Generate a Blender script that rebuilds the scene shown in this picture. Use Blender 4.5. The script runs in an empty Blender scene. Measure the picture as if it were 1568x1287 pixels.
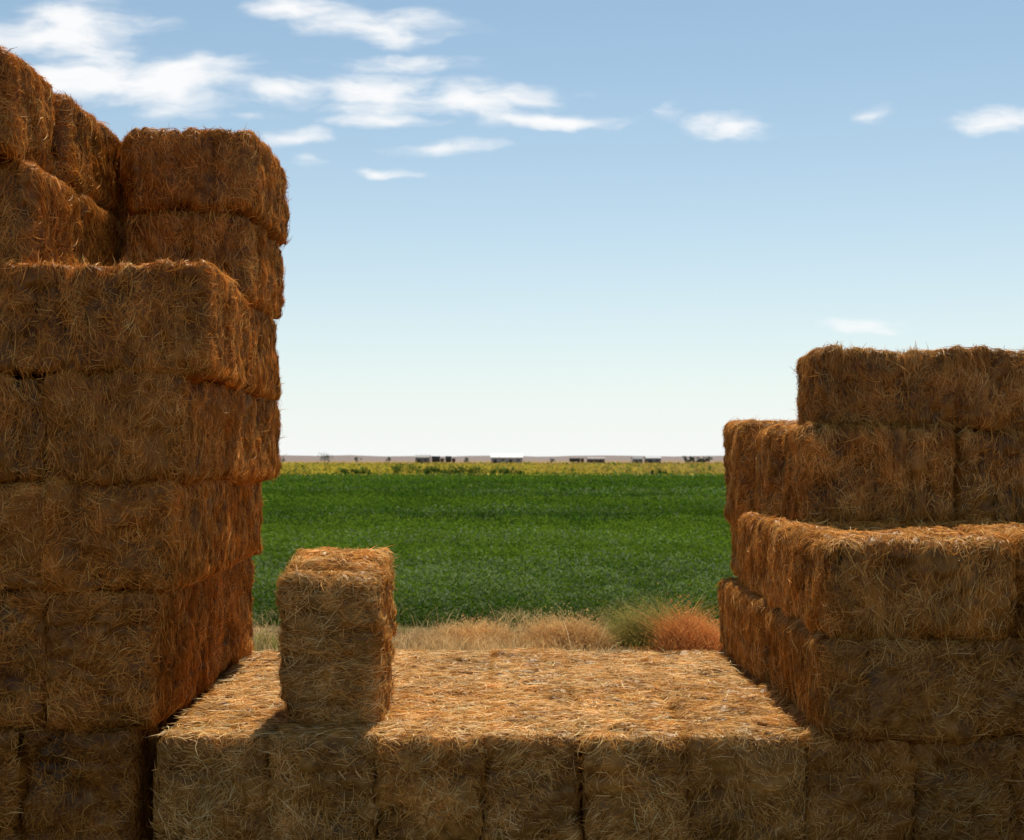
import bpy, math, numpy as np
from mathutils import Vector
rng=np.random.default_rng(7)
sc=bpy.context.scene
F=1900.0; CZ=1.67

# ---------------------------------------------------------------- helpers
def hsh(ix,iy,iz,seed):
    h=(ix*374761393+iy*668265263+iz*2147483647+seed*1274126177)&0xFFFFFFFF
    h=((h^(h>>13))*1274126177)&0xFFFFFFFF
    h=((h^(h>>16))*2246822519)&0xFFFFFFFF
    return ((h^(h>>15))&0xFFFFFF)/float(0xFFFFFF)
def vnoise(p,seed=0):
    i=np.floor(p).astype(np.int64); f=p-i; f=f*f*(3-2*f)
    r=0
    for a in (0,1):
        wx=f[:,0] if a else 1-f[:,0]
        for b in (0,1):
            wy=f[:,1] if b else 1-f[:,1]
            for c in (0,1):
                wz=f[:,2] if c else 1-f[:,2]
                r=r+wx*wy*wz*hsh(i[:,0]+a,i[:,1]+b,i[:,2]+c,seed)
    return r*2-1
def norm(v): return v/np.maximum(np.linalg.norm(v,axis=1,keepdims=True),1e-9)

def mk_mesh(name,V,Q,C,mat,parent=None,smooth=False,coll=True):
    me=bpy.data.meshes.new(name)
    V=np.ascontiguousarray(V,dtype=np.float32); Q=np.ascontiguousarray(Q,dtype=np.int32)
    me.vertices.add(len(V)); me.vertices.foreach_set("co",V.ravel())
    k=Q.shape[1]
    me.loops.add(Q.size); me.loops.foreach_set("vertex_index",Q.ravel())
    me.polygons.add(len(Q)); me.polygons.foreach_set("loop_start",np.arange(0,Q.size,k,dtype=np.int32))
    me.update(calc_edges=True); me.validate()
    if C is not None:
        at=me.attributes.new("Col",'FLOAT_COLOR','POINT')
        c4=np.ones((len(V),4),dtype=np.float32); c4[:,:3]=np.clip(C,0,.97)
        at.data.foreach_set("color",c4.ravel())
    if smooth: me.polygons.foreach_set("use_smooth",np.ones(len(Q),dtype=bool))
    me.materials.append(mat)
    ob=bpy.data.objects.new(name,me); sc.collection.objects.link(ob)
    if parent: ob.parent=parent
    return ob
def empty(name,loc=(0,0,0)):
    e=bpy.data.objects.new(name,None); e.empty_display_size=.2
    sc.collection.objects.link(e); return e

# ---------------------------------------------------------------- materials
def newmat(name):
    m=bpy.data.materials.new(name); m.use_nodes=True
    nt=m.node_tree; nt.nodes.clear(); return m,nt
def col_mat(name,trans=.25,rough=.6,spec=.3,nscale=40.,nlo=.7,nhi=1.2):
    m,nt=newmat(name); N=nt.nodes; L=nt.links
    out=N.new('ShaderNodeOutputMaterial')
    at=N.new('ShaderNodeAttribute'); at.attribute_name="Col"
    geo=N.new('ShaderNodeNewGeometry')
    no=N.new('ShaderNodeTexNoise'); no.inputs['Scale'].default_value=nscale; no.inputs['Detail'].default_value=4
    L.new(geo.outputs['Position'],no.inputs['Vector'])
    mr=N.new('ShaderNodeMapRange'); mr.inputs['From Min'].default_value=.3; mr.inputs['From Max'].default_value=.7
    mr.inputs['To Min'].default_value=nlo; mr.inputs['To Max'].default_value=nhi
    L.new(no.outputs['Fac'],mr.inputs['Value'])
    mul=N.new('ShaderNodeVectorMath'); mul.operation='SCALE'
    L.new(at.outputs['Color'],mul.inputs[0]); L.new(mr.outputs['Result'],mul.inputs['Scale'])
    if trans>0:
        d=N.new('ShaderNodeBsdfDiffuse'); L.new(mul.outputs['Vector'],d.inputs['Color'])
        t=N.new('ShaderNodeBsdfTranslucent'); L.new(mul.outputs['Vector'],t.inputs['Color'])
        mx=N.new('ShaderNodeMixShader'); mx.inputs[0].default_value=trans
        L.new(d.outputs[0],mx.inputs[1]); L.new(t.outputs[0],mx.inputs[2])
        gl=N.new('ShaderNodeBsdfGlossy'); gl.inputs['Roughness'].default_value=rough; gl.inputs['Color'].default_value=(1,.93,.8,1)
        m2=N.new('ShaderNodeMixShader'); m2.inputs[0].default_value=spec*.1
        L.new(mx.outputs[0],m2.inputs[1]); L.new(gl.outputs[0],m2.inputs[2]); L.new(m2.outputs[0],out.inputs[0])
    else:
        p=N.new('ShaderNodeBsdfPrincipled'); p.inputs['Roughness'].default_value=rough
        p.inputs['Specular IOR Level'].default_value=spec
        L.new(mul.outputs['Vector'],p.inputs['Base Color']); L.new(p.outputs[0],out.inputs[0])
    return m
hay=col_mat("hay",trans=.25,rough=.4,spec=.22,nscale=7.,nlo=.75,nhi=1.15)
leafm=col_mat("crop_leaves",trans=.4,rough=.6,spec=.03,nscale=.25,nlo=.8,nhi=1.15)
drym=col_mat("dry_grass",trans=.35,rough=.7,spec=.1,nscale=2.,nlo=.8,nhi=1.2)
plainm=col_mat("painted_surface",trans=0.,rough=.7,spec=.2,nscale=.5,nlo=.85,nhi=1.1)

# ---------------------------------------------------------------- hay
DK=np.array([.24,.085,.012]); MD=np.array([.78,.41,.090]); LT=np.array([.97,.76,.36])
def haycol(r):
    r=r[:,None]
    return np.where(r<.5,DK+(MD-DK)*r*2,MD+(LT-MD)*(r*2-1))

def stalks(P,Nn,T,Ls,Wd,offn,bend,curl,r_,twist=.45):
    n=len(P)
    B=norm(np.cross(T,Nn)+r_.normal(0,twist,(n,3)))
    sd_=norm(np.cross(T,Nn)); SV=[]
    for t in np.linspace(0,1,4):
        cc=P+T*((t-.3)*Ls)[:,None]+Nn*(offn+bend*Ls*(t-.4)**2*2)[:,None]+sd_*(curl*Ls*(t-.5)**2*4)[:,None]
        wd=(Wd*(1-.75*abs(2*t-1)**2))[:,None]
        SV.append(cc-B*wd);SV.append(cc+B*wd)
    return np.stack(SV,1)
def stalk_faces(n,nb=0):
    idx=np.arange(n)[:,None]*8+nb
    return np.concatenate([idx+np.array([[2*k,2*k+1,2*k+3,2*k+2]]) for k in range(3)],0)

bale_seed=[100]
def bale(name,parent,x0,x1,y0,y1,z0,z1,axis='x',faces='FTR',tone=(1,1,1),dens=12500,rad=.04,amp=1.0,tilt=0.,wildf=.035,groove=1.):
    """one compressed bale: lumpy, flaked body + loose stalks on its surface"""
    bale_seed[0]+=1; sd=bale_seed[0]; r_=np.random.default_rng(sd)
    h=np.array([x1-x0,y1-y0,z1-z0])/2; c=np.array([x0+x1,y0+y1,z0+z1])/2
    step=.014
    Vs=[];Qs=[];Fi=[];base=0
    fl='LRFBDT'   # -x +x -y +y -z +z
    for fidx in range(6):
        a=fidx//2; s=-1 if fidx%2==0 else 1
        u,v=[i for i in range(3) if i!=a]
        nu=max(4,int(2*h[u]/step)); nv=max(4,int(2*h[v]/step))
        if fl[fidx] not in faces: nu=max(4,nu//3); nv=max(4,nv//3)
        gu,gv=np.meshgrid(np.linspace(-1,1,nu+1),np.linspace(-1,1,nv+1),indexing='ij')
        P=np.zeros((gu.size,3)); P[:,a]=s*h[a]; P[:,u]=gu.ravel()*h[u]; P[:,v]=gv.ravel()*h[v]
        id=np.arange(gu.size).reshape(nu+1,nv+1)
        q=np.stack([id[:-1,:-1],id[1:,:-1],id[1:,1:],id[:-1,1:]],-1).reshape(-1,4)
        flip=(s>0)==(a==1)
        if flip: q=q[:,::-1]
        Vs.append(P);Qs.append(q+base);Fi.append(np.full(len(q),fidx));base+=gu.size
    V=np.concatenate(Vs);Q=np.concatenate(Qs);Fi=np.concatenate(Fi)
    r=min(rad,h.min()*.6)
    inn=np.clip(V,-(h-r),h-r); d=V-inn; dn=norm(d); V=inn+dn*r
    ax='xyz'.index(axis)
    W=V+c
    ws=np.array([9.,9.,9.]); ws[ax]=28.
    off=.013*amp*vnoise(W*3.2+sd*.37,sd)+.012*amp*vnoise(W*8.,sd+1)+.014*vnoise(W*ws,sd+12)+.010*vnoise(W*22.,sd+2)+.008*vnoise(W*55.,sd+3)+.006
    fa=V[:,ax]+.025*vnoise(W*5,sd+4)
    ph=fa/.092+r_.random(); fr=np.abs((ph%1)-.5)*2
    off-=.030*groove*np.clip((fr-.70)/.30,0,1)**1.5*(np.abs(dn[:,ax])<.7)*np.clip(.6+1.1*vnoise(W*3.,sd+9),0,1.3)
    off-=.035*groove*np.clip(vnoise(W*6.5,sd+60)-.40,0,1)
    oth=[i for i in range(3) if i!=ax]
    tw=oth[0] if h[oth[0]]>h[oth[1]] else oth[1]
    for k in (-.5,.5):
        dd=np.abs(V[:,tw]-k*h[tw]+.006*vnoise(W*3,sd+5)); off-=.010*np.exp(-(dd/.012)**2)
    V=V+dn*off[:,None]
    V[:,0]+=tilt*(V[:,2]+h[2])
    fin=lambda A:A+c
    tone=np.array(tone)*r_.uniform(.86,1.08)
    depth=np.clip(.48+off*14,.10,1.0)  # crevice shade put into the body colour: grooves and hollows darker
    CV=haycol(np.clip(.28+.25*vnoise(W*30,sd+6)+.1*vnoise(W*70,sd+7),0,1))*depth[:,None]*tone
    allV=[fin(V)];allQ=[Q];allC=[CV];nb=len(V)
    ok=np.isin(Fi,[fl.index(k) for k in faces]); qi=np.where(ok)[0]
    A_=V[Q[qi]]; cr_=np.cross(A_[:,2]-A_[:,0],A_[:,3]-A_[:,1]); ar=np.linalg.norm(cr_,axis=1)/2
    fc=A_.mean(1)+c
    tot=ar.sum()
    ar=ar*np.clip(.9+.9*vnoise(fc*11,sd+61),.15,2)
    n=int(tot*dens)
    pick=r_.choice(len(qi),n,p=ar/ar.sum())
    w=r_.random((n,2)); quad=A_[pick]
    P=(quad[:,0]*(1-w[:,:1])+quad[:,1]*w[:,:1])*(1-w[:,1:])+(quad[:,3]*(1-w[:,:1])+quad[:,2]*w[:,:1])*w[:,1:]
    Nn=norm(dn[Q[qi[pick],0]])
    WP=P+c
    D=np.stack([vnoise(WP*6+11,sd+20),vnoise(WP*6+31,sd+21),vnoise(WP*6+51,sd+22)],1)*1.4+r_.normal(0,.5,(n,3))
    D[:,ax]*=.36
    big=r_.random(n)<.08
    D=np.where(big[:,None],D+r_.normal(0,.5,(n,3)),D)
    T=D-Nn*(D*Nn).sum(1,keepdims=True)+1e-4; T=norm(T)
    Ls=r_.uniform(.022,.082,n); Wd=r_.uniform(.0007,.0017,n)
    Ls=np.where(big,r_.uniform(.06,.13,n),Ls); Wd=np.where(big,r_.uniform(.0012,.0021,n),Wd)
    wild=r_.random(n)<wildf
    lift=np.where(wild,r_.uniform(.15,1.1,n),r_.uniform(-.05,.10,n))
    Ls=np.where(wild,r_.uniform(.02,.065,n),Ls)
    T=norm(T+Nn*lift[:,None])
    curl=r_.normal(0,.12,n); bend=r_.uniform(-.3,.02,n)
    offn=r_.uniform(-.002,.007,n)+big*.003
    S=stalks(P,Nn,T,Ls,Wd,offn,bend,curl,r_)
    q=stalk_faces(n,nb)
    shade_r=np.clip(r_.beta(1.6,1.8,n)*.97+.26*vnoise(WP*9,sd+30)+.06*big-.01,0,1)
    C=haycol(shade_r)*tone
    allV.append(fin(S.reshape(-1,3)));allQ.append(q);allC.append(np.repeat(C,8,0))
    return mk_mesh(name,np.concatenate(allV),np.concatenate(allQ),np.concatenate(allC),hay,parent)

RED=(1.12,.78,.45); GOLD=(1.12,1.10,1.25); RT=(1.04,.84,.62)
# platform
plat=empty("hay_bale_platform")
xs=[-1.43,-.97,-.545,-.12,.285,.71,1.17]
for i in range(6):
    jx=rng.uniform(-.01,.01)
    bale(f"bale_front_{i+1}",plat,xs[i]-.001,xs[i+1]+.001,4.95+rng.uniform(-.02,.03),6.07,0,.555+rng.uniform(-.006,.006),'y','FTRL' if i in(0,5) else 'FT',(1.08,.98,.90),rad=.035,wildf=.03,groove=.7)
    bale(f"bale_back_{i+1}",plat,xs[i]+.0+jx,xs[i+1]+.012+jx,6.07,7.2+rng.uniform(-.06,.06),0,.555+rng.uniform(-.008,.010),'y','TRL',GOLD,dens=9500,rad=.03,wildf=.03,groove=.7)
bale("bale_back_7",plat,-1.50,-1.43,6.1,7.15,0,.55,'y','T',GOLD,dens=8000,rad=.03)
rl=np.random.default_rng(77); n=26000
P=np.stack([rl.uniform(-1.42,1.16,n),rl.uniform(4.94,7.15,n),np.full(n,.573)+rl.uniform(-.008,.010,n)],1)
kp=rl.random(n)<np.clip(.6+.9*vnoise(P*3.1,66),.15,1); P=P[kp]; n=len(P)
a=rl.uniform(0,6.283,n); T=norm(np.stack([np.cos(a)*1.6,np.sin(a),rl.normal(0,.07,n)],1)); Nn=np.tile([0,0,1.],(n,1))
S=stalks(P,Nn,T,rl.uniform(.03,.13,n),rl.uniform(.0008,.0020,n),np.zeros(n),rl.uniform(-.15,.1,n),rl.normal(0,.15,n),rl)
mk_mesh("loose_straw",S.reshape(-1,3),stalk_faces(n),np.repeat(haycol(rl.beta(2.4,1.5,n))*np.array(GOLD),8,0),hay,plat)
# upright bale
ub=empty("hay_bale")
GG=(1.12,1.02,.95)
bale("lower_body",ub,-.965,-.565,5.17,5.78,.555,.86,'z','FTRLB',GG,dens=15000,rad=.03,amp=.7,groove=1.4)
bale("upper_body",ub,-.972,-.560,5.16,5.80,.83,1.19,'z','FTRLB',GG,dens=15000,rad=.05,amp=1.0,groove=1.4)
bale("top_flake",ub,-.955,-.575,5.32,5.82,1.10,1.235,'z','FTRLB',GG,dens=15000,rad=.045,amp=1.2)

# left stack
ls=empty("hay_bale_stack")
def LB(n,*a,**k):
    t=RED if a[4]>.5 else tuple(x*.75 for x in RED)  # base row: hay colour darkened to stand in for shade near the ground
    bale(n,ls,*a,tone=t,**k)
k=0
def row(z0,z1,yf,cuts,ax,faces,yb,tl=0.):
    global k
    for i in range(len(cuts)-1):
        k+=1
        a=cuts[i+1]; b=cuts[i]
        LB(f"bale_{k}",a-.0,b+.0,yf+rng.uniform(-.025,.025),yb,z0-.001,z1+.001,axis=ax,faces=faces if i==0 else 'F',tilt=tl,rad=.04)
def side(z0,z1,xr,ys,ax,faces='R',x0=-2.4):
    global k
    for i in range(len(ys)-1):
        k+=1
        LB(f"bale_{k}",x0,xr+rng.uniform(-.02,.02),ys[i]-.002,ys[i+1]+.002,z0-.003,z1+.003,axis=ax,faces=faces+('B' if i==len(ys)-2 else ''),dens=10000)
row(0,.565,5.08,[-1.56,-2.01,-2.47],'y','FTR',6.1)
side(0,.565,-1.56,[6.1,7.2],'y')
row(.565,1.13,5.09,[-1.475,-1.91,-2.6],'y','FTR',6.15,.03)
side(.565,1.13,-1.50,[6.15,6.7,7.22],'x')
row(1.125,1.575,5.10,[-1.41,-1.92,-2.6],'y','FTR',6.12,.03)
side(1.125,1.575,-1.43,[6.12,7.22],'y')
row(1.57,2.025,5.09,[-1.375,-1.93,-2.6],'x','FTR',6.2,.05)
side(1.57,2.025,-1.38,[6.2,6.72,7.25],'x')
row(2.02,2.475,5.09,[-1.255,-2.55],'x','FTR',5.66)
side(2.02,2.475,-1.325,[5.67,6.22],'x','RT')
side(2.02,2.475,-1.34,[6.23,7.2],'y','RT')
LB("bale_upper_1",-1.985,-1.345,6.30,7.25,2.475,2.925,axis='x',faces='FTRL',rad=.04)
LB("bale_upper_2",-1.985,-1.315,6.30,7.30,2.915,3.36,axis='x',faces='FTRLB',rad=.07)
LB("bale_upper_3",-3.1,-2.05,5.28,6.42,2.475,2.94,axis='x',faces='FTR',rad=.06)
LB("bale_upper_4",-3.2,-2.06,5.71,6.50,2.935,3.39,axis='x',faces='FTR',rad=.07)
LB("bale_upper_5",-3.2,-2.10,5.14,5.70,2.935,3.40,axis='x',faces='FTR',rad=.07)
LB("bale_upper_6",-3.1,-1.985,6.52,7.28,2.475,2.93,axis='x',faces='FTR',rad=.04)
LB("bale_upper_7",-3.1,-1.985,6.53,7.28,2.92,3.36,axis='x',faces='FTR',rad=.04)

# right stack
rs=empty("hay_bale_stack")
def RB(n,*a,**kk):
    t=RT if a[4]>.9 else tuple(x*(.72 if a[4]<.5 else .86) for x in RT)  # lower rows get darker hay colour, shade painted in towards the bottom
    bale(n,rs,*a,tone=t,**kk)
c5=[1.185,1.60,2.01,2.45]
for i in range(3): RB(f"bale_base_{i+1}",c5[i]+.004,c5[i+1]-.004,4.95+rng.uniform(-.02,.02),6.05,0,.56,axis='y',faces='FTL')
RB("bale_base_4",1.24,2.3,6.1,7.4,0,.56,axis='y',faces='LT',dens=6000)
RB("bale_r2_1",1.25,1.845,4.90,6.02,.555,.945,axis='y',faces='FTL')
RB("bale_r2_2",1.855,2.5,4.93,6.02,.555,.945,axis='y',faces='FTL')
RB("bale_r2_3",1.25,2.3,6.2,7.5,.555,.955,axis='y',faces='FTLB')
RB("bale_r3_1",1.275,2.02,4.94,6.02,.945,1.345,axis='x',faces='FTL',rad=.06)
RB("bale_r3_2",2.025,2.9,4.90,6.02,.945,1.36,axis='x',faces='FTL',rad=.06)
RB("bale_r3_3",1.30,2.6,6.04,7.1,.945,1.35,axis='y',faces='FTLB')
RB("bale_r4_1",1.45,2.205,6.12,6.7,1.34,1.835,axis='x',faces='FTL',rad=.06)
RB("bale_r4_2",2.215,3.2,6.14,6.7,1.34,1.81,axis='x',faces='FTL',rad=.06)
RB("bale_r4_3",1.43,2.6,6.70,7.25,1.34,1.85,axis='x',faces='FTLB',rad=.07)
RB("bale_r4_4",1.36,2.6,7.3,7.95,1.27,1.90,axis='x',faces='FTLB',rad=.08)
RB("bale_r4_5",1.40,2.6,7.15,7.9,.955,1.30,axis='x',faces='LB',dens=5000)
RB("bale_r5_1",1.54,2.75,6.2,6.72,1.815,2.22,axis='x',faces='FTLB',rad=.05)
RB("bale_r5_2",2.75,3.9,6.2,6.72,1.79,2.21,axis='x',faces='FTL',rad=.05)

# ---------------------------------------------------------------- ground
m,nt=newmat("ground_soil_and_fields"); N=nt.nodes; L=nt.links
out=N.new('ShaderNodeOutputMaterial'); p=N.new('ShaderNodeBsdfPrincipled'); p.inputs['Roughness'].default_value=.95; p.inputs['Specular IOR Level'].default_value=.0
L.new(p.outputs[0],out.inputs[0])
geo=N.new('ShaderNodeNewGeometry'); sep=N.new('ShaderNodeSeparateXYZ'); L.new(geo.outputs['Position'],sep.inputs[0])
def noise(scale,det=5,vec=None,strech=None):
    n=N.new('ShaderNodeTexNoise'); n.inputs['Scale'].default_value=scale; n.inputs['Detail'].default_value=det
    if strech:
        mp=N.new('ShaderNodeMapping'); mp.inputs['Scale'].default_value=strech; L.new(geo.outputs['Position'],mp.inputs[0]); L.new(mp.outputs[0],n.inputs['Vector'])
    else: L.new(geo.outputs['Position'],n.inputs['Vector'])
    return n.outputs['Fac']
def ramp(fac,stops):
    r=N.new('ShaderNodeValToRGB'); L.new(fac,r.inputs[0]); e=r.color_ramp.elements
    e[0].position=stops[0][0]; e[0].color=(*stops[0][1],1); e[1].position=stops[-1][0]; e[1].color=(*stops[-1][1],1)
    for s in stops[1:-1]:
        x=e.new(s[0]); x.color=(*s[1],1)
    return r.outputs[0]
def mth(op,a,b=None,c=None):
    n=N.new('ShaderNodeMath'); n.operation=op
    for i,v in enumerate((a,b,c)):
        if v is None: continue
        if isinstance(v,(int,float)): n.inputs[i].default_value=v
        else: L.new(v,n.inputs[i])
    return n.outputs[0]
def step_y(y0,w,amp,ns):
    yy=mth('ADD',sep.outputs['Y'],mth('MULTIPLY',mth('SUBTRACT',noise(ns,3),.5),amp))
    n=N.new('ShaderNodeMapRange'); n.inputs['From Min'].default_value=y0-w; n.inputs['From Max'].default_value=y0+w; L.new(yy,n.inputs['Value']); return n.outputs[0]
def mixc(f,a,b):
    n=N.new('ShaderNodeMixRGB'); L.new(f,n.inputs[0]); L.new(a,n.inputs[1]); L.new(b,n.inputs[2]); return n.outputs[0]
yard=ramp(noise(6,8),[(.3,(.03,.015,.006)),(.5,(.055,.03,.012)),(.7,(.09,.05,.022))])
near=ramp(noise(6,8),[(.3,(.08,.05,.025)),(.5,(.17,.11,.055)),(.7,(.30,.21,.11))])
green=ramp(noise(1,6,strech=(.12,.6,1)),[(.3,(.014,.040,.004)),(.55,(.032,.075,.007)),(.75,(.055,.10,.010))])
yel=ramp(noise(1,6,strech=(.02,.05,1)),[(.3,(.26,.22,.03)),(.5,(.42,.34,.05)),(.7,(.44,.31,.10))])
brn=ramp(noise(1,5,strech=(.004,.01,1)),[(.3,(.17,.12,.07)),(.5,(.34,.22,.12)),(.7,(.24,.2,.09))])
c=mixc(step_y(5.5,.4,.6,1.),yard,near)
c=mixc(step_y(12.6,.5,1.2,1.),c,green)
c=mixc(step_y(138,2,5,.1),c,yel)
c=mixc(step_y(300,30,90,.01),c,brn)
L.new(c,p.inputs['Base Color'])
bp=N.new('ShaderNodeBump'); bp.inputs['Strength'].default_value=.6; bp.inputs['Distance'].default_value=.05; L.new(noise(14,8),bp.inputs['Height']); L.new(bp.outputs[0],p.inputs['Normal'])
gs=9000
mk_mesh("ground",np.array([[-gs,-300,0],[gs,-300,0],[gs,gs,0],[-gs,gs,0]]),np.array([[0,1,2,3]]),None,m)

rx=np.linspace(-3500,3500,160); rz=10+6*vnoise(np.stack([rx*.002,rx*0,rx*0],1),3)+2*vnoise(np.stack([rx*.012,rx*0,rx*0],1),4)
V=np.concatenate([np.stack([rx,rx*0+3000,rx*0-1],1),np.stack([rx,rx*0+3200,rz+4],1),np.stack([rx,rx*0+3700,rx*0-1],1)])
n=len(rx); Q=[]
for r in range(2):
    for i in range(n-1): Q.append([r*n+i,r*n+i+1,(r+1)*n+i+1,(r+1)*n+i])
mk_mesh("distant_hills",V,np.array(Q),np.tile([.19,.135,.11],(3*n,1)),plainm,smooth=True)

# ---------------------------------------------------------------- crop
def leaves(P,size,C,name,mat,up=.5,asp=.45,r_=rng,flat=0.):
    n=len(P)
    T=norm(r_.normal(0,1,(n,3))*np.array([1,1,1-flat])+np.array([0,0,up])); B=norm(np.cross(T,r_.normal(0,1,(n,3))))
    s=size[:,None]
    S=np.stack([P-T*s*.5,P+B*s*asp*.5+T*s*.05,P+T*s*.6,P-B*s*asp*.5+T*s*.05],1)
    q=np.arange(n*4).reshape(n,4)
    return mk_mesh(name,S.reshape(-1,3),q,np.repeat(C,4,0),mat)
n=430000
iy=rng.uniform(1/139.,1/12.4,n); Y=1/iy; X=rng.uniform(-.52,.52,n)*Y
P2=np.stack([X,Y,X*0],1)
cl=vnoise(P2*np.array([2.6,2.6,1]),5)*.55+vnoise(P2*np.array([.6,1.1,1]),6)*.45
rowb=vnoise(P2*np.array([.03,.22,1]),8)*.55+vnoise(P2*np.array([.10,.8,1]),9)*.45
hgt=.20+.18*cl+.12*rowb
edge=np.clip((Y-12.2)/1.5,0.25,1)
z=hgt*edge*rng.random(n)**.5*1.15
P2[:,2]=z
sz=.042*np.maximum(1,(Y/14))**.8*rng.uniform(.6,1.3,n)
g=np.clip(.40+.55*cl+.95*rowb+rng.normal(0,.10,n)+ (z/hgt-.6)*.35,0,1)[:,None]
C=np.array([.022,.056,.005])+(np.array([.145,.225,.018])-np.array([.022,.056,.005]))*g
pale=(rng.random(n)<np.clip(.06+.35*vnoise(P2*np.array([.12,.3,0]),12)+.1*(Y<22),0,.4))[:,None]
C=np.where(pale,np.array([.19,.24,.10])*(.5+.7*g),C)
leaves(P2,sz,C,"alfalfa_field",leafm)

n=50000
iy=rng.uniform(1/330.,1/137.,n); Y=1/iy; X=rng.uniform(-.5,.5,n)*Y
P2=np.stack([X,Y,rng.random(n)*.9],1)
v=vnoise(P2*np.array([.02,.02,0]),15)[:,None]
t=np.clip(.6+.4*v+rng.normal(0,.18,(n,1))-.5*np.clip(X/Y,-.2,.25)[:,None]*3,0,1)
C=np.array([.38,.24,.11])*(1-t)+np.array([.48,.39,.045])*t
gp=(rng.random(n)<.12)[:,None]; C=np.where(gp,np.array([.10,.18,.03]),C)
leaves(P2,.5*Y/140*rng.uniform(.6,1.2,n),C,"yellow_crop_field",leafm,asp=.6)

def shrub(name,px,Y,w,h,n,c0,c1,leaf,mat=leafm,rr=None):
    rr=rr or np.random.default_rng(int(px*7+Y))
    cx=(px-784)/F*Y
    k=max(4,int(w/h*4)); cen=np.stack([rr.uniform(-w/2,w/2,k),rr.uniform(-h*.5,h*.5,k),rr.uniform(.2,.62,k)*h],1); cr=rr.uniform(.25,.42,k)*h
    ii=rr.integers(0,k,n); d=norm(rr.normal(0,1,(n,3)))*(rr.random((n,1))**.4)
    P=cen[ii]+d*cr[ii][:,None]; P[:,2]=np.abs(P[:,2])
    P+=np.array([cx,Y,0])
    g=rr.random((n,1))*.6+.4*rr.random(k)[ii][:,None]
    C=np.array(c0)+(np.array(c1)-np.array(c0))*g
    return leaves(P,leaf*rr.uniform(.6,1.3,n),C,name,mat,r_=rr)
G0=(.03,.07,.012);G1=(.12,.19,.035)
for px,Y,w,h in [(545,136.5,3.2,.9),(640,136.,5.0,1.65),(682,136.5,4,1.2),(725,136.5,5,1.4),(778,137,3.5,.8),(1010,138,2,.7)]:
    shrub("shrub",px,Y,w,h,900,G0,G1,.18)

def trees():
    rr=np.random.default_rng(5); Ps=[];Cs=[];Ss=[];TV=[];TQ=[];b=0
    lst=[(497,700,4.5),(503,700,3.6),(545,720,2.6),(596,760,2.6),(715,680,2.4),(845,720,2.0)]+[(1050+i*6,600,rr.uniform(2.2,3.0)) for i in range(7)]+[(415+i*9,900,rr.uniform(1.8,2.6)) for i in range(3)]+[(1180+i*40,800,rr.uniform(3,5)) for i in range(8)]+[(100+i*33,800,rr.uniform(3,5)) for i in range(8)]
    for px,Y,h in lst:
        x=(px-784)/F*Y
        H=h*1.4
        k=9; cen=np.stack([rr.normal(0,H*.22,k),rr.normal(0,H*.22,k),rr.uniform(.25,.85,k)*H],1); cr=rr.uniform(.14,.26,k)*H
        n=420; ii=rr.integers(0,k,n); P=cen[ii]+norm(rr.normal(0,1,(n,3)))*cr[ii][:,None]*rr.random((n,1))**.4+np.array([x,Y,0])
        P[:,2]=np.maximum(P[:,2],.1)
        g=rr.random((n,1)); Ps.append(P);Cs.append(np.array([.04,.06,.035])*(1-g)+np.array([.11,.14,.09])*g);Ss.append(np.full(n,.45)*rr.uniform(.6,1.3,n))
        for a in range(5):
            an=a/5*6.283; TV.append([x+.16*math.cos(an),Y+.16*math.sin(an),0])
        for a in range(5):
            an=a/5*6.283; TV.append([x+.07*math.cos(an),Y+.07*math.sin(an),H*.7])
        for a in range(5): TQ.append([b+a,b+(a+1)%5,b+5+(a+1)%5,b+5+a])
        b+=10
    e=empty("distant_trees")
    o=leaves(np.concatenate(Ps),np.concatenate(Ss),np.concatenate(Cs),"crowns",leafm); o.parent=e
    mk_mesh("trunks",np.array(TV),np.array(TQ),np.tile([.06,.045,.03],(len(TV),1)),plainm,e)
trees()

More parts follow.
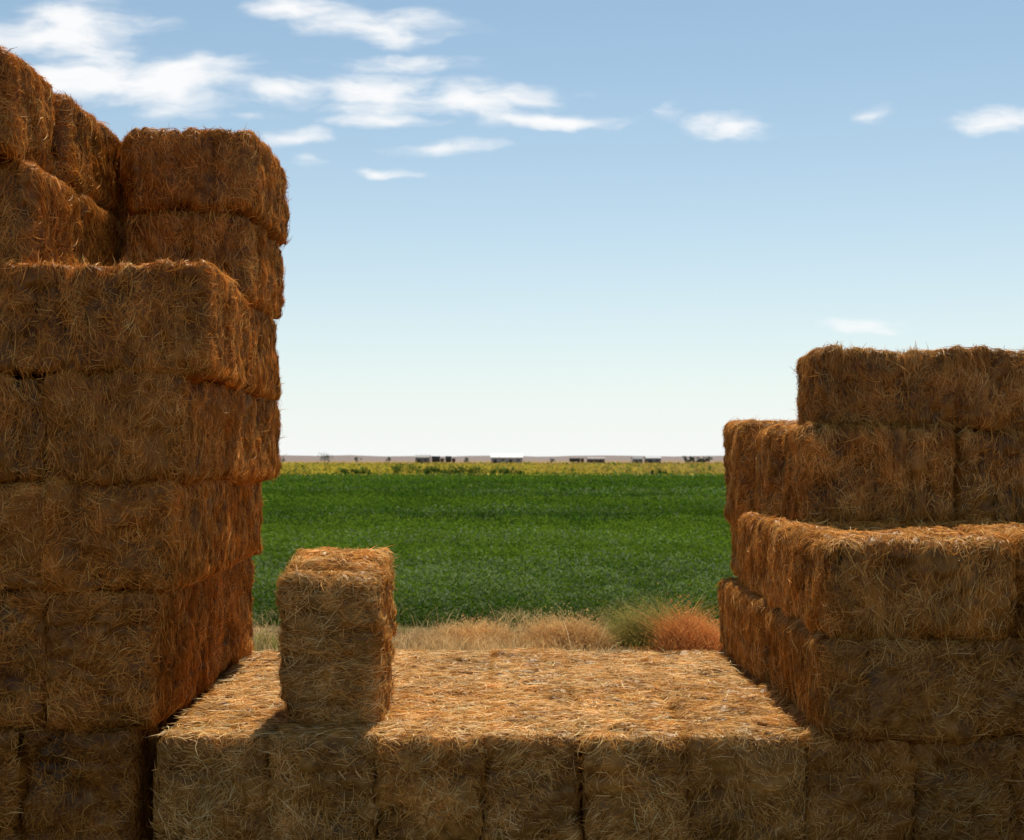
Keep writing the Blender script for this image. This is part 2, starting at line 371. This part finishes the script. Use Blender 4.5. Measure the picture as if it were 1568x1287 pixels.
# ---------------------------------------------------------------- farm buildings & trailers on the horizon
def boxes(name,lst,parent):
    V=[];Q=[];C=[]
    for (x0,x1,y0,y1,z0,z1,col) in lst:
        b=len(V); V+=[[x0,y0,z0],[x1,y0,z0],[x1,y1,z0],[x0,y1,z0],[x0,y0,z1],[x1,y0,z1],[x1,y1,z1],[x0,y1,z1]]
        Q+=[[b,b+3,b+2,b+1],[b+4,b+5,b+6,b+7],[b,b+1,b+5,b+4],[b+1,b+2,b+6,b+5],[b+2,b+3,b+7,b+6],[b+3,b,b+4,b+7]]; C+=[col]*8
    return mk_mesh(name,np.array(V,float),np.array(Q),np.array(C),plainm,parent)
def shed(px0,px1,Y,h,wall,roof,name="farm_shed",rise=1.2):
    x0=(px0-784)/F*Y; x1=(px1-784)/F*Y; D=12.
    e=empty(name)
    boxes("walls",[(x0,x1,Y,Y+D,0,h,wall)],e)
    V=np.array([[x0-.4,Y-.5,h-.1],[x1+.4,Y-.5,h-.1],[x1+.4,Y+D/2,h+rise],[x0-.4,Y+D/2,h+rise],[x1+.4,Y+D+.5,h-.1],[x0-.4,Y+D+.5,h-.1],[x0,Y,h],[x0,Y+D/2,h+rise-.1],[x0,Y+D,h],[x1,Y,h],[x1,Y+D/2,h+rise-.1],[x1,Y+D,h]],float)
    mk_mesh("roof",V,np.array([[0,1,2,3],[3,2,4,5]]),np.tile(roof,(12,1)),plainm,e)
    mk_mesh("gables",V,np.array([[6,7,8],[9,11,10]]),np.tile(wall,(12,1)),plainm,e)
    n=max(2,int((x1-x0)/4)); dl=[]
    for i in range(n):
        cx=x0+(i+.5)*(x1-x0)/n
        dl.append((cx-.9,cx+.9,Y-.06,Y-.003,0.02,h*.62,(.06,.06,.065)) if i%2==0 else (cx-.6,cx+.6,Y-.05,Y-.003,h*.4,h*.7,(.05,.06,.08)))
    boxes("doors_and_windows",dl,e)
W=(.35,.32,.30); GR=(.2,.19,.18); DKc=(.06,.055,.05)
shed(636,657,700,3.4,(.22,.19,.17),(.30,.28,.26))
shed(752,800,690,3.3,W,(.72,.70,.68),rise=2.)
shed(900,926,760,2.6,(.18,.13,.11),(.3,.25,.23))
shed(970,984,700,2.6,(.3,.28,.26),GR)
shed(990,1012,700,2.9,GR,(.45,.44,.43))
def trailer(px,Y,ln,h,col):
    x=(px-784)/F*Y; e=empty("farm_trailer")
    boxes("body",[(x,x+ln,Y,Y+2.5,1.0,h,col),(x+.1,x+ln-.1,Y+.2,Y+2.3,.75,1.0,(.04,.04,.04)),(x+ln+.35,x+ln+2.2,Y+.1,Y+2.4,.7,min(h,2.7),(.12,.05,.04)),(x+ln+.9,x+ln+2.0,Y+.04,Y+.095,1.7,2.4,(.03,.04,.05))],e)
    V=[];Q=[]
    for wx in (x+1,x+2.2,x+ln-1,x+ln+1.2):
        b=len(V)
        for s in (0,.3):
            for a in range(12): V.append([wx+.5*math.cos(a*math.pi/6),Y-.05+s,.5+.5*math.sin(a*math.pi/6)])
        for a in range(12): Q.append([b+a,b+(a+1)%12,b+12+(a+1)%12,b+12+a])
        for s in (0,12):
            Q+= [[b+s,b+s+1,b+s+2,b+s+3],[b+s,b+s+3,b+s+4,b+s+5],[b+s,b+s+5,b+s+6,b+s+7],[b+s,b+s+7,b+s+8,b+s+9],[b+s,b+s+9,b+s+10,b+s+11]]
    mk_mesh("wheels",np.array(V),np.array(Q),np.tile([.02,.02,.02],(len(V),1)),plainm,e)
trailer(661,680,4.5,3.9,DKc); trailer(682,680,3.2,3.9,DKc); trailer(872,700,6,2.8,DKc)

# ---------------------------------------------------------------- dry grass behind platform
def blades(name,P,H,W_,C,mat,lean=.35,r_=rng):
    n=len(P); an=r_.uniform(0,6.283,n); B=np.stack([np.cos(an),np.sin(an),an*0],1)
    ln=r_.normal(0,lean,(n,3)); ln[:,2]=0
    SV=[]
    for t,wf in ((0,1),(.4,.85),(.75,.55),(1,.1)):
        cc=P+np.array([0,0,1])*(H*t*(1-.15*t))[:,None]+ln*(H*t*t)[:,None]
        SV+= [cc-B*(W_*wf)[:,None],cc+B*(W_*wf)[:,None]]
    S=np.stack(SV,1)
    return mk_mesh(name,S.reshape(-1,3),stalk_faces(n),np.repeat(C,8,0),mat)
n=80000
X=rng.uniform(-7,7,n); Y=7.4+6.0*rng.random(n)**.8
P=np.stack([X,Y,X*0],1); cl=vnoise(P*np.array([1.3,1.3,1]),40)+.5*vnoise(P*np.array([4,4,1]),41)
keep=rng.random(n)<np.clip(.48+.9*cl-np.clip(Y-11.8,0,2)*.35,.03,1); P=P[keep];cl=cl[keep]
n=len(P); H=np.clip(.085+.12*cl+rng.normal(0,.04,n),.03,.35)
tall=rng.random(n)<.02; H=np.where(tall,H+rng.uniform(.08,.28,n),H)
t=rng.random((n,1)); gm=(rng.random(n)<np.clip(.16+.65*vnoise(P*np.array([.9,.9,1])+9,44),0,.85))[:,None]
C=np.where(gm,np.array([.16,.22,.03])*(.6+.7*t),np.array([.55,.30,.09])*(1-t)+np.array([.93,.66,.32])*t)
blades("dry_grass",P,H,rng.uniform(.002,.0045,n),C,drym,.5)
def bush(name,px,Y,w,h,n,c0,c1):
    rr=np.random.default_rng(int(px)); cx=(px-784)/F*Y
    P=np.stack([cx+rr.normal(0,w*.28,n),Y+rr.normal(0,w*.25,n),np.zeros(n)],1)
    r=np.hypot(P[:,0]-cx,P[:,1]-Y); H=h*np.clip(1-(r/(w*.7))**2,.15,1)*rr.uniform(.4,1.2,n)*(1+.6*vnoise(P*8,9))
    t=rr.random((n,1)); C=np.array(c0)*(1-t)+np.array(c1)*t
    e=empty(name)
    o=blades("stems",P,H,rr.uniform(.0015,.004,n),C,drym,.6,rr); o.parent=e
    Pl=P[:n]+np.stack([rr.normal(0,.05,n),rr.normal(0,.05,n),H*rr.uniform(.3,1,n)],1)
    o=leaves(Pl,rr.uniform(.012,.028,n),C,"leaves",drym,r_=rr); o.parent=e
bush("russet_bush",1058,10.9,.60,.36,3000,(.60,.20,.05),(.90,.46,.14))
bush("green_weed",1002,11.3,.7,.34,2400,(.15,.17,.03),(.60,.44,.12))
bush("green_weed",972,11.9,.6,.24,1400,(.12,.17,.03),(.5,.4,.10))
bush("dry_bush",870,11.2,.8,.27,2500,(.5,.28,.10),(.9,.60,.25))
bush("dry_bush",730,11.5,.8,.22,1600,(.5,.28,.10),(.9,.60,.25))

# ---------------------------------------------------------------- world
w=bpy.data.worlds.new("World"); sc.world=w; w.use_nodes=True; nt=w.node_tree; N=nt.nodes; L=nt.links; N.clear()
EL=math.radians(62); AZ=math.radians(10)
BS=.105
out=N.new('ShaderNodeOutputWorld'); bg=N.new('ShaderNodeBackground'); bg.inputs[1].default_value=BS; L.new(bg.outputs[0],out.inputs[0])
sky=N.new('ShaderNodeTexSky'); sky.sky_type='NISHITA'; sky.sun_disc=False; sky.sun_elevation=EL; sky.sun_rotation=AZ
sky.air_density=1.0; sky.dust_density=.5; sky.ozone_density=1.2
tc=N.new('ShaderNodeTexCoord'); sp=N.new('ShaderNodeSeparateXYZ'); L.new(tc.outputs['Generated'],sp.inputs[0])
tint=N.new('ShaderNodeVectorMath'); tint.operation='MULTIPLY'; L.new(sky.outputs[0],tint.inputs[0]); tint.inputs[1].default_value=(.88,1.06,1.02)
hz=mth('POWER',2.718,mth('MULTIPLY',mth('ABSOLUTE',sp.outputs['Z']),-6.4))
hm=N.new('ShaderNodeMixRGB'); L.new(mth('MULTIPLY',hz,.98),hm.inputs[0]); L.new(tint.outputs[0],hm.inputs[1]); hm.inputs[2].default_value=(.94/BS,.96/BS,.955/BS,1)
ay=mth('MAXIMUM',mth('ABSOLUTE',sp.outputs['Y']),.02)
u=mth('DIVIDE',sp.outputs['X'],ay); v=mth('DIVIDE',sp.outputs['Z'],ay)
cb=N.new('ShaderNodeCombineXYZ'); L.new(u,cb.inputs[0]); L.new(v,cb.inputs[1])
wn=N.new('ShaderNodeTexNoise'); wn.inputs['Scale'].default_value=16; wn.inputs['Detail'].default_value=3; L.new(cb.outputs[0],wn.inputs['Vector'])
ws=N.new('ShaderNodeVectorMath'); ws.operation='SUBTRACT'; L.new(wn.outputs['Color'],ws.inputs[0]); ws.inputs[1].default_value=(.5,.5,.5)
wm=N.new('ShaderNodeVectorMath'); wm.operation='MULTIPLY'; L.new(ws.outputs[0],wm.inputs[0]); wm.inputs[1].default_value=(.07,.020,0)
wa=N.new('ShaderNodeVectorMath'); wa.operation='ADD'; L.new(cb.outputs[0],wa.inputs[0]); L.new(wm.outputs[0],wa.inputs[1])
clouds=[(90,55,200,72,1.15),(130,115,220,50,1.1),(270,130,200,62,1.15),(430,142,140,28,.95),(570,42,180,40,1.),(450,12,130,26,.9),(610,97,160,20,.9),(580,145,130,46,1.2),(720,152,210,36,1.15),(590,184,120,18,.9),(850,186,160,19,1.),(670,224,130,18,.9),(605,262,70,13,.75),(440,207,85,22,.75),(470,243,45,18,.65),(375,178,60,14,.55),(1130,192,100,34,1.05),(1525,186,140,32,.95),(1320,497,100,20,.8),(1335,175,40,24,.40),(1025,165,40,24,.40)]
acc=None
for cx,cy,rx_,ry_,wt in clouds:
    s=N.new('ShaderNodeVectorMath'); s.operation='SUBTRACT'; L.new(wa.outputs[0],s.inputs[0]); s.inputs[1].default_value=((cx-784)/F,(705-cy)/F,0)
    d=N.new('ShaderNodeVectorMath'); d.operation='DIVIDE'; L.new(s.outputs[0],d.inputs[0]); d.inputs[1].default_value=(rx_/F,ry_/F,1)
    l=N.new('ShaderNodeVectorMath'); l.operation='LENGTH'; L.new(d.outputs[0],l.inputs[0])
    g=mth('MULTIPLY',mth('MAXIMUM',mth('SUBTRACT',1.,l.outputs['Value']),0.),wt)
    acc=g if acc is None else mth('MAXIMUM',acc,g)
mp=N.new('ShaderNodeMapping'); mp.inputs['Scale'].default_value=(14,50,1); mp.inputs['Rotation'].default_value=(0,0,.10); L.new(wa.outputs[0],mp.inputs[0])
nz=N.new('ShaderNodeTexNoise'); nz.inputs['Scale'].default_value=1.; nz.inputs['Detail'].default_value=7; nz.inputs['Roughness'].default_value=.55; nz.inputs['Distortion'].default_value=.1
L.new(mp.outputs[0],nz.inputs['Vector'])
tot=mth('ADD',acc,mth('MULTIPLY',mth('SUBTRACT',nz.outputs['Fac'],.5),2.0))
mr=N.new('ShaderNodeMapRange'); mr.interpolation_type='SMOOTHSTEP'; mr.inputs['From Min'].default_value=.08; mr.inputs['From Max'].default_value=1.05; L.new(tot,mr.inputs['Value'])
gate=mth('MULTIPLY',mr.outputs[0],mth('MINIMUM',mth('MULTIPLY',acc,4.),.95))
mx=N.new('ShaderNodeMixRGB'); L.new(gate,mx.inputs[0]); L.new(hm.outputs[0],mx.inputs[1]); mx.inputs[2].default_value=(1.0/BS,1.0/BS,1.0/BS,1)
L.new(mx.outputs[0],bg.inputs[0])

sd=bpy.data.lights.new("sun",'SUN'); sd.energy=5.0; sd.angle=math.radians(.5); sd.color=(1,.93,.80)
so=bpy.data.objects.new("sun",sd); sc.collection.objects.link(so)
dv=-Vector((math.sin(AZ)*math.cos(EL),math.cos(AZ)*math.cos(EL),math.sin(EL)))
so.rotation_euler=dv.to_track_quat('-Z','Y').to_euler(); so.location=(0,20,30)

# ---------------------------------------------------------------- camera
cd=bpy.data.cameras.new("camera"); co=bpy.data.objects.new("camera",cd); sc.collection.objects.link(co); sc.camera=co
co.location=(0,0,CZ); co.rotation_euler=(math.radians(90),0,0)
cd.sensor_width=36; cd.lens=36*F/1568; cd.shift_y=(705-643.5)/1568; cd.clip_end=20000; cd.clip_start=.05
cd.dof.use_dof=True; cd.dof.focus_distance=5.3; cd.dof.aperture_fstop=5.6
sc.view_settings.view_transform='Standard'; sc.view_settings.look='None'; sc.view_settings.exposure=0
print("polys",sum(len(m.polygons) for m in bpy.data.meshes))
